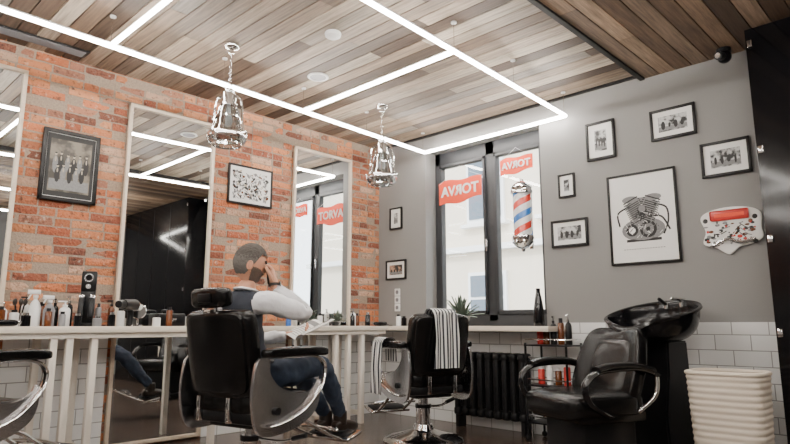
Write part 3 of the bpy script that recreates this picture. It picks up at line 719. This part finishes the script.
bottle('soap_dispenser',.30,-3.40,cz,.18,.036,WHITE,WHITE,0)
b=B('black_vase'); b.lathe([(0,0),(.045,0),(.05,.04),(.042,.16),(.03,.24),(.018,.30),(.02,.33),(.0,.33)],(0,0,0),GLOSSB,24); b.finish(at(2.14,-.12,cz))
def stand(x,y):
    b=B('clipper_stand'); b.box((0,0,.012),(.13,.11,.024),BLACK,.008); b.box((0,.04,.15),(.10,.02,.28),BLACK,.006)
    b.box((0,.035,.33),(.105,.03,.15),BLACK,.012); b.cyl((0,.015,.355),(0,.02,.355),.032,STEEL); b.cyl((0,.0145,.355),(0,.016,.355),.022,GLOSSB); b.cyl((0,.016,.29),(0,.02,.29),.018,STEEL)
    for s_ in (-1,1):
        b.box((s_*.035,0,.13),(.04,.035,.15),BLACK,.012,rot=rotm(-10,0,0)); b.box((s_*.035,.012,.215),(.038,.02,.025),STEEL,.003,rot=rotm(-10,0,0))
    b.tube([(.035,0,.05),(.1,.03,.01),(.15,-.03,.008),(.1,-.1,.008)],.004,BLACK,6)
    b.finish(at(x,y,cz,60))
stand(.24,-3.24)
b=B('hair_dryer'); b.cyl((-.09,0,.14),(.08,0,.14),.038,BLACK,r1=.045); b.cyl((-.15,0,.14),(-.09,0,.14),.026,BLACK,r1=.034); b.tube([(.03,0,.11),(.035,0,.05),(.03,0,.0)],.02,BLACK); b.cyl((.08,0,.14),(.095,0,.14),.04,CHROME); b.finish(at(.36,-2.98,cz+.018,130))
b=B('equipment_case'); b.box((0,0,.05),(.24,.16,.10),BLACK,.012); b.box((0,-.082,.05),(.06,.006,.02),CHROME,.002); b.tube([(-.05,0,.10),(-.04,0,.125),(.04,0,.125),(.05,0,.10)],.007,BLACK,8); b.finish(at(.20,-2.60,cz,95))
def clipper(x,y,rz,m):
    b=B('hair_clipper'); b.pad((0,0,.022),(.045,.16,.044),m,.5); b.box((0,.085,.025),(.04,.02,.02),STEEL,.003); b.tube([(0,-.08,.02),(.01,-.11,.006),(.03,-.13,.005)],.004,BLACK,6); b.finish(at(x,y,cz,rz))
clipper(.38,-.98,30,BLACK); clipper(.33,-.3,100,GLOSSB); clipper(.38,-2.42,10,BLACK); clipper(.45,-3.80,5,GLOSSB)
b=B('tabletop_mirror'); b.lathe([(0,0),(.05,0),(.05,.01),(.01,.015),(.008,.06),(0,.06)],(0,0,0),CHROME,20); b.lathe([(0,-.006),(.055,-.006),(.06,0),(.055,.006),(0,.006)],(0,0,.115),CHROME,28,mtx=rotm(90,0,0)); b.finish(at(.23,-2.85,cz,60))
b=B('tissue_holder'); b.box((0,0,.03),(.22,.11,.06),WHITE,.006); b.pad((0,0,.065),(.08,.03,.04),PAPER,.8,nu=12,nv=8); b.finish(at(.22,-2.28,cz,85))
b=B('brush_cup'); b.lathe([(0,0),(.035,0),(.04,.09),(.036,.09),(.032,.01),(0,.01)],(0,0,0),STEEL,20)
for k in range(5):
    a=k*1.3; b.cyl((.01*math.cos(a),.01*math.sin(a),.02),(.03*math.cos(a),.03*math.sin(a),.15),.005,BLACK,seg=8); b.sph((.034*math.cos(a),.034*math.sin(a),.165),(.014,.014,.025),SHOE,8)
b.finish(at(.2,-3.66,cz))
b=B('wall_socket'); 
for k in range(3): b.box((0,k*.085,.006),(.08,.08,.012),WHITE,.004); b.cyl((0,k*.085,.012),(0,k*.085,.0135),.022,GRYP,seg=16)
b.finish(wallmtx('y',.30,1.14,0))
def plant(x,y,z,s_,seed):
    b=B('potted_agave'); r=random.Random(seed)
    b.lathe([(0,0),(.05,0),(.068,.07),(.07,.08),(.062,.08),(.06,.07),(0,.07)],(0,0,0),POT,24); b.lathe([(0,.07),(.06,.07)],(0,0,0),SHOE,16)
    for k in range(34):
        a=k*2.4; el=math.radians(84-2.3*k); ln=r.uniform(.16,.23)
        d=V((math.cos(a)*math.cos(el),math.sin(a)*math.cos(el),math.sin(el))); sd_=V((-math.sin(a),math.cos(a),0))
        def lf(u,v,d=d,sd_=sd_,ln=ln): 
            wd=.019*(1-v)**.6*(.6+.8*min(1,v*4)); p=d*ln*v+V((0,0,.07-.03*v*v)); n=sd_.cross(d)
            return p+sd_*wd*(u-.5)*2+n*(.006*abs(u-.5)*2)
        b.grid(lf,4,8,LEAF,.002)
    b.finish(Matrix.Translation((x,y,z))@Matrix.Scale(s_,4))
plant(1.32,-.17,cz,1.2,1); plant(.24,-.83,cz,.62,2)
# ------------------------------------------------------------------ seated man
def skinbody(joints,edges,sub=2):
    names=list(joints); idx={n:i for i,n in enumerate(names)}
    me=bpy.data.meshes.new('sk'); me.from_pydata([joints[n][0] for n in names],[(idx[a],idx[b_]) for a,b_,t in edges],[])
    o=bpy.data.objects.new('sk',me); bpy.context.scene.collection.objects.link(o)
    md=o.modifiers.new('s','SKIN'); md.branch_smoothing=.6; md.use_smooth_shade=True
    for i,n in enumerate(names):
        r=joints[n][1]; r=(r,r) if not hasattr(r,'__len__') else r; me.skin_vertices[0].data[i].radius=r
        me.skin_vertices[0].data[i].use_root=(i==0)
    sb=o.modifiers.new('u','SUBSURF'); sb.levels=sub
    dg=bpy.context.evaluated_depsgraph_get(); m2=bpy.data.meshes.new_from_object(o.evaluated_get(dg))
    b=bmesh.new(); b.from_mesh(m2); bpy.data.objects.remove(o); bpy.data.meshes.remove(m2)
    return b
def segd(p,a,b_):
    ab=b_-a; t=max(0,min(1,(p-a).dot(ab)/ab.dot(ab))); return (p-(a+ab*t)).length
man=B('seated_man')
J={
'pelvis':((1.77,-2.78,.66),.135),'waist':((1.775,-2.83,.80),.130),'chest':((1.785,-2.87,.97),.145),'upch':((1.79,-2.87,1.07),.120),
'neck0':((1.795,-2.865,1.15),.066),'neck1':((1.80,-2.86,1.235),.060),
'clR':((1.89,-2.865,1.09),.082),'shR':((1.975,-2.85,1.085),.078),'upR':((2.015,-2.72,1.045),.066),'elR':((2.045,-2.57,1.01),.054),'foR':((1.985,-2.67,1.10),.048),'wrR':((1.92,-2.765,1.195),.032),
'clL':((1.68,-2.875,1.09),.082),'shL':((1.60,-2.86,1.08),.078),'upL':((1.55,-2.77,.97),.064),'elL':((1.53,-2.66,.86),.052),'foL':((1.62,-2.55,.86),.046),'wrL':((1.72,-2.44,.88),.032),
'hipR':((1.86,-2.73,.645),.105),'thR':((1.89,-2.52,.665),.092),'knR':((1.88,-2.27,.69),.070),'clfR':((1.83,-2.12,.52),.066),'ankR':((1.76,-1.94,.315),.047),
'hipL':((1.67,-2.73,.645),.105),'thL':((1.66,-2.52,.655),.092),'knL':((1.66,-2.27,.66),.070),'clfL':((1.65,-2.13,.49),.066),'ankL':((1.65,-1.97,.315),.047),
}
E=[('pelvis','waist','v'),('waist','chest','v'),('chest','upch','v'),('upch','neck0','s'),('neck0','neck1','k'),
('upch','clR','v'),('clR','shR','s'),('shR','upR','s'),('upR','elR','s'),('elR','foR','s'),('foR','wrR','s'),
('upch','clL','v'),('clL','shL','s'),('shL','upL','s'),('upL','elL','s'),('elL','foL','s'),('foL','wrL','s'),
('pelvis','hipR','j'),('hipR','thR','j'),('thR','knR','j'),('knR','clfR','j'),('clfR','ankR','j'),
('pelvis','hipL','j'),('hipL','thL','j'),('thL','knL','j'),('knL','clfL','j'),('clfL','ankL','j')]
bb=skinbody(J,E,3); TG={'v':man.mi(VEST),'s':man.mi(SHIRT),'k':man.mi(SKIN),'j':man.mi(JEANS)}
for f in bb.faces:
    cpt=f.calc_center_median(); best=min(E,key=lambda e:segd(cpt,V(J[e[0]][0]),V(J[e[1]][0]))-min(J[e[0]][1],J[e[1]][1])*.8)
    f.material_index=TG[best[2]]; f.smooth=True
bb.normal_update()
for v in bb.verts:
    n=noise.noise(v.co*14)*.012+noise.noise(v.co*34)*.007+noise.noise(V((v.co.x*20,v.co.y*20,v.co.z*60)))*.004
    if v.co.z>1.17 and abs(v.co.x-1.8)<.07: n*=.1
    v.co+=v.normal*n
man.merge(bb,None,keep=True)
man.tube([V((1.797,-2.865,1.155))+V((.062*math.cos(t),.062*math.sin(t),-.014*math.sin(t))) for t in [i*math.pi/5 for i in range(10)]],.012,SHIRT,8,4,closed=True,flat=(.010,.022),ref=(0,0,1))
man.tube([V((1.772,-2.80,.735))+V((.138*math.cos(t),.138*math.sin(t),0)) for t in [i*math.pi/6 for i in range(12)]],.012,SHOE,8,3,closed=True)
for an,d in ((J['ankR'][0],V((-.12,.95,-.1))),(J['ankL'][0],V((.05,1,-.1)))):
    a=V(an); d.normalize(); q=Matrix.Translation(a+d*.065+V((0,0,-.072)))@d.to_track_quat('Y','Z').to_matrix().to_4x4()
    def sh(v):
        if v.y>.02: v.z*= 1-.35*(v.y-.02)/.12
        v.x*=1-.2*abs(v.y-.03)/.15; return v
    man.pad((0,0,0),(.105,.29,.085),SHOE,.6,rot=q,deform=sh); man.cyl(a+V((0,0,.03)),a+V((0,0,-.06)),.048,SHOE,r1=.05)
    man.pad(V((0,0,0)),(.11,.30,.025),BLACK,.5,rot=Matrix.Translation(V((0,0,-.036)))@q)
def head(M):
    b=bmesh.new(); bmesh.ops.create_icosphere(b,subdivisions=6,radius=1)
    iS,iH,iHs,iB=man.mi(SKIN),man.mi(HAIR),man.mi(HAIRS),man.mi(BEARD)
    dirs={}
    def g(x,z,cx,cz_,sx,sz): return math.exp(-(((x-cx)/sx)**2+((z-cz_)/sz)**2))
    def hairf(d):
        j=.04*noise.noise(d*22)
        if d.y>.50: line=.44+.1*abs(d.x)
        elif d.y>.05: line=-.22+.66*min(1,(d.y-.05)/.42)
        else: line=-.58 if d.y<-.3 else -.58+.36*(d.y+.3)/.35
        return d.z>line+j
    def beardf(d):
        j=.05*noise.noise(d*25)
        if d.y<.08+j or d.z>-.14: return False
        if d.y<.38: return d.z<-.14+j
        if abs(d.x)<.20 and -.50<d.z<-.42: return False
        return d.z<-.34+j+.35*max(0,abs(d.x)-.35)
    for v in b.verts:
        d=v.co.normalized(); dirs[v]=d.copy(); x,y,z=d
        X_=x*.075; Y_=y*.095; Z_=z*.120
        if y<0: Y_*=1.06
        if z<0:
            X_*=1-.26*(-z)**1.6; Y_*=1-.12*(-z)**2 if y>0 else 1-.42*(-z)**1.3
        if y>0:
            Y_+=.026*g(x,z,0,-.12,.11,.17)+.010*g(x,z,0,.02,.09,.2)
            Y_-=.009*(g(x,z,.33,.04,.16,.1)+g(x,z,-.33,.04,.16,.1))
            Y_+=.005*g(x,z,0,.2,.5,.08)+.006*g(x,z,0,-.42,.22,.06)+.012*g(x,z,0,-.78,.3,.2)
            Y_-=.004*g(x,z,0,-.57,.3,.06)
        p=V((X_,Y_,Z_))
        if hairf(d): p+=d*((.004+.009*max(0,z)) + (.006*max(0,y) if z>.3 else 0))+d*.003*noise.noise(V((d.x*16,d.y*6,d.z*8)))+d*.0015*noise.noise(d*40)
        elif beardf(d): p+=d*.003+d*.002*noise.noise(d*40)
        v.co=p
    for f in b.faces:
        d=sum((dirs[v] for v in f.verts),V()).normalized(); f.smooth=True
        f.material_index=(iH if d.z+.35*noise.noise(V((d.x*30,d.y*12,d.z*12)))>.30 else iHs) if hairf(d) else (iB if beardf(d) else iS)
    man.merge(b,None,M,keep=True)
    for s_ in (-1,1):
        man.sph(M@V((s_*.026,.080,.006)),.011,WHITE,10); man.sph(M@V((s_*.026,.0885,.006)),.005,INK,8)
        R=M@Matrix.Translation((s_*.077,-.004,-.014))@rotm(0,0,s_*-18)
        man.sph((0,0,0),(.009,.018,.030),SKIN,14,rot=R); man.tube([R@V((s_*.007,.012*math.cos(t)*1.3-.002,.026*math.sin(t))) for t in [i*math.pi/6 for i in range(-2,9)]],.004,SKIN,6,2)
        man.tube([M@V((s_*.012,.095,.032)),M@V((s_*.03,.093,.036)),M@V((s_*.045,.082,.030))],.004,HAIR,6,3)
head(at(1.805,-2.855,1.318,-34)@rotm(-10,0,0))
def hand(M,curl,side,spread=.0):
    man.pad((0,0,0),(.078,.095,.030),SKIN,.6,rot=M@Matrix.Translation((0,.05,0)),nu=20,nv=12)
    man.tube([M@V((0,-.015,0)),M@V((0,.02,0))],.026,SKIN,12,0)
    for k,(x,ln,r_) in enumerate(((.029,.070,.0092),(.010,.078,.0095),(-.010,.073,.009),(-.028,.058,.0082))):
        x*=side; p=V((x,.09,0)); pts=[V((x*.8,.06,0)),p.copy()]; a=0
        for j,fr in enumerate((.45,.32,.23)):
            a+=math.radians(curl[j]); p=p+V((x*spread,math.cos(a),-math.sin(a)))*ln*fr; pts.append(p.copy())
        man.tube([M@q for q in pts],[r_*1.05,r_,r_*.95,r_*.85,r_*.75],SKIN,8,3)
    t=[V((side*.022,.015,-.004)),V((side*.045,.045,-.012)),V((side*.052,.075,-.022)),V((side*.042,.098,-.030))]
    man.tube([M@q for q in t],[.015,.012,.010,.0085],SKIN,8,3)
def frame(o,y,z):
    y=V(y).normalized(); z=V(z); x=y.cross(z).normalized(); z=x.cross(y)
    return Matrix(((x.x,y.x,z.x,o[0]),(x.y,y.y,z.y,o[1]),(x.z,y.z,z.z,o[2]),(0,0,0,1)))
hr=frame((1.922,-2.762,1.200),(-.22,-.0,1),(.75,.65,.1)); hand(hr,(45,55,35),-1)
man.lathe([(.031,-.009),(.035,-.008),(.035,.008),(.031,.009)],(0,0,0),SHOE,20,mtx=hr@Matrix.Translation((0,-.008,0))@rotm(90,0,0))
man.cyl(hr@V((0,-.008,.034)),hr@V((0,-.008,.042)),.018,GLOSSB,seg=16)
hl=frame((1.725,-2.43,.882),(.75,.6,.15),(-.3,.1,-1)); hand(hl,(30,35,25),1)
man.box((0,0,0),(.07,.145,.010),GLOSSB,.003,rot=hr@Matrix.Translation((0,.070,-.030)))
PM=Matrix.Translation((1.70,-2.74,0))@Matrix.Rotation(math.radians(8),4,'Z')@Matrix.Translation((-1.77,2.76,0))
man.finish(origin=(1.70,-2.74,0),pre=PM)
b=B('open_magazine')
for s_ in (-1,1):
    def pg(u,v,s_=s_): return V((s_*.16*u,(v-.5)*.24,.020*math.sin(u*math.pi*.8)+.025*u))
    b.grid(pg,14,4,PAPER,.003)
    def patch(u0,u1,v0,v1,m):
        b.grid(lambda u,v: pg(u0+(u1-u0)*u,v0+(v1-v0)*v)+V((0,0,.0025)),8,1,m,.0006)
    for k in range(7): patch(.15,.85,.12+.08*k,.135+.08*k,INKG)
    patch(.15,.85,.72,.9,INKG)
b.finish(PM@Matrix.Translation((1.87,-2.38,.905))@rotm(24,0,-20))
# ------------------------------------------------------------------ world, camera
wd=bpy.data.worlds.new('w'); bpy.context.scene.world=wd; wd.use_nodes=True
bg=wd.node_tree.nodes['Background']; bg.inputs[0].default_value=(.90,.95,1,1); bg.inputs[1].default_value=6.5
sun=bpy.data.lights.new('sun','SUN'); sun.energy=4; sun.angle=.1; so=bpy.data.objects.new('sun',sun); bpy.context.scene.collection.objects.link(so); so.rotation_euler=(math.radians(50),0,math.radians(20))
cam=bpy.data.cameras.new('camera'); cam.sensor_width=36; cam.lens=600/790*36; cam.clip_start=.05
co=bpy.data.objects.new('camera',cam); bpy.context.scene.collection.objects.link(co); bpy.context.scene.camera=co
co.location=(4.95,-4.86,.95); co.rotation_euler=(math.radians(90+9.74),0,math.radians(44))
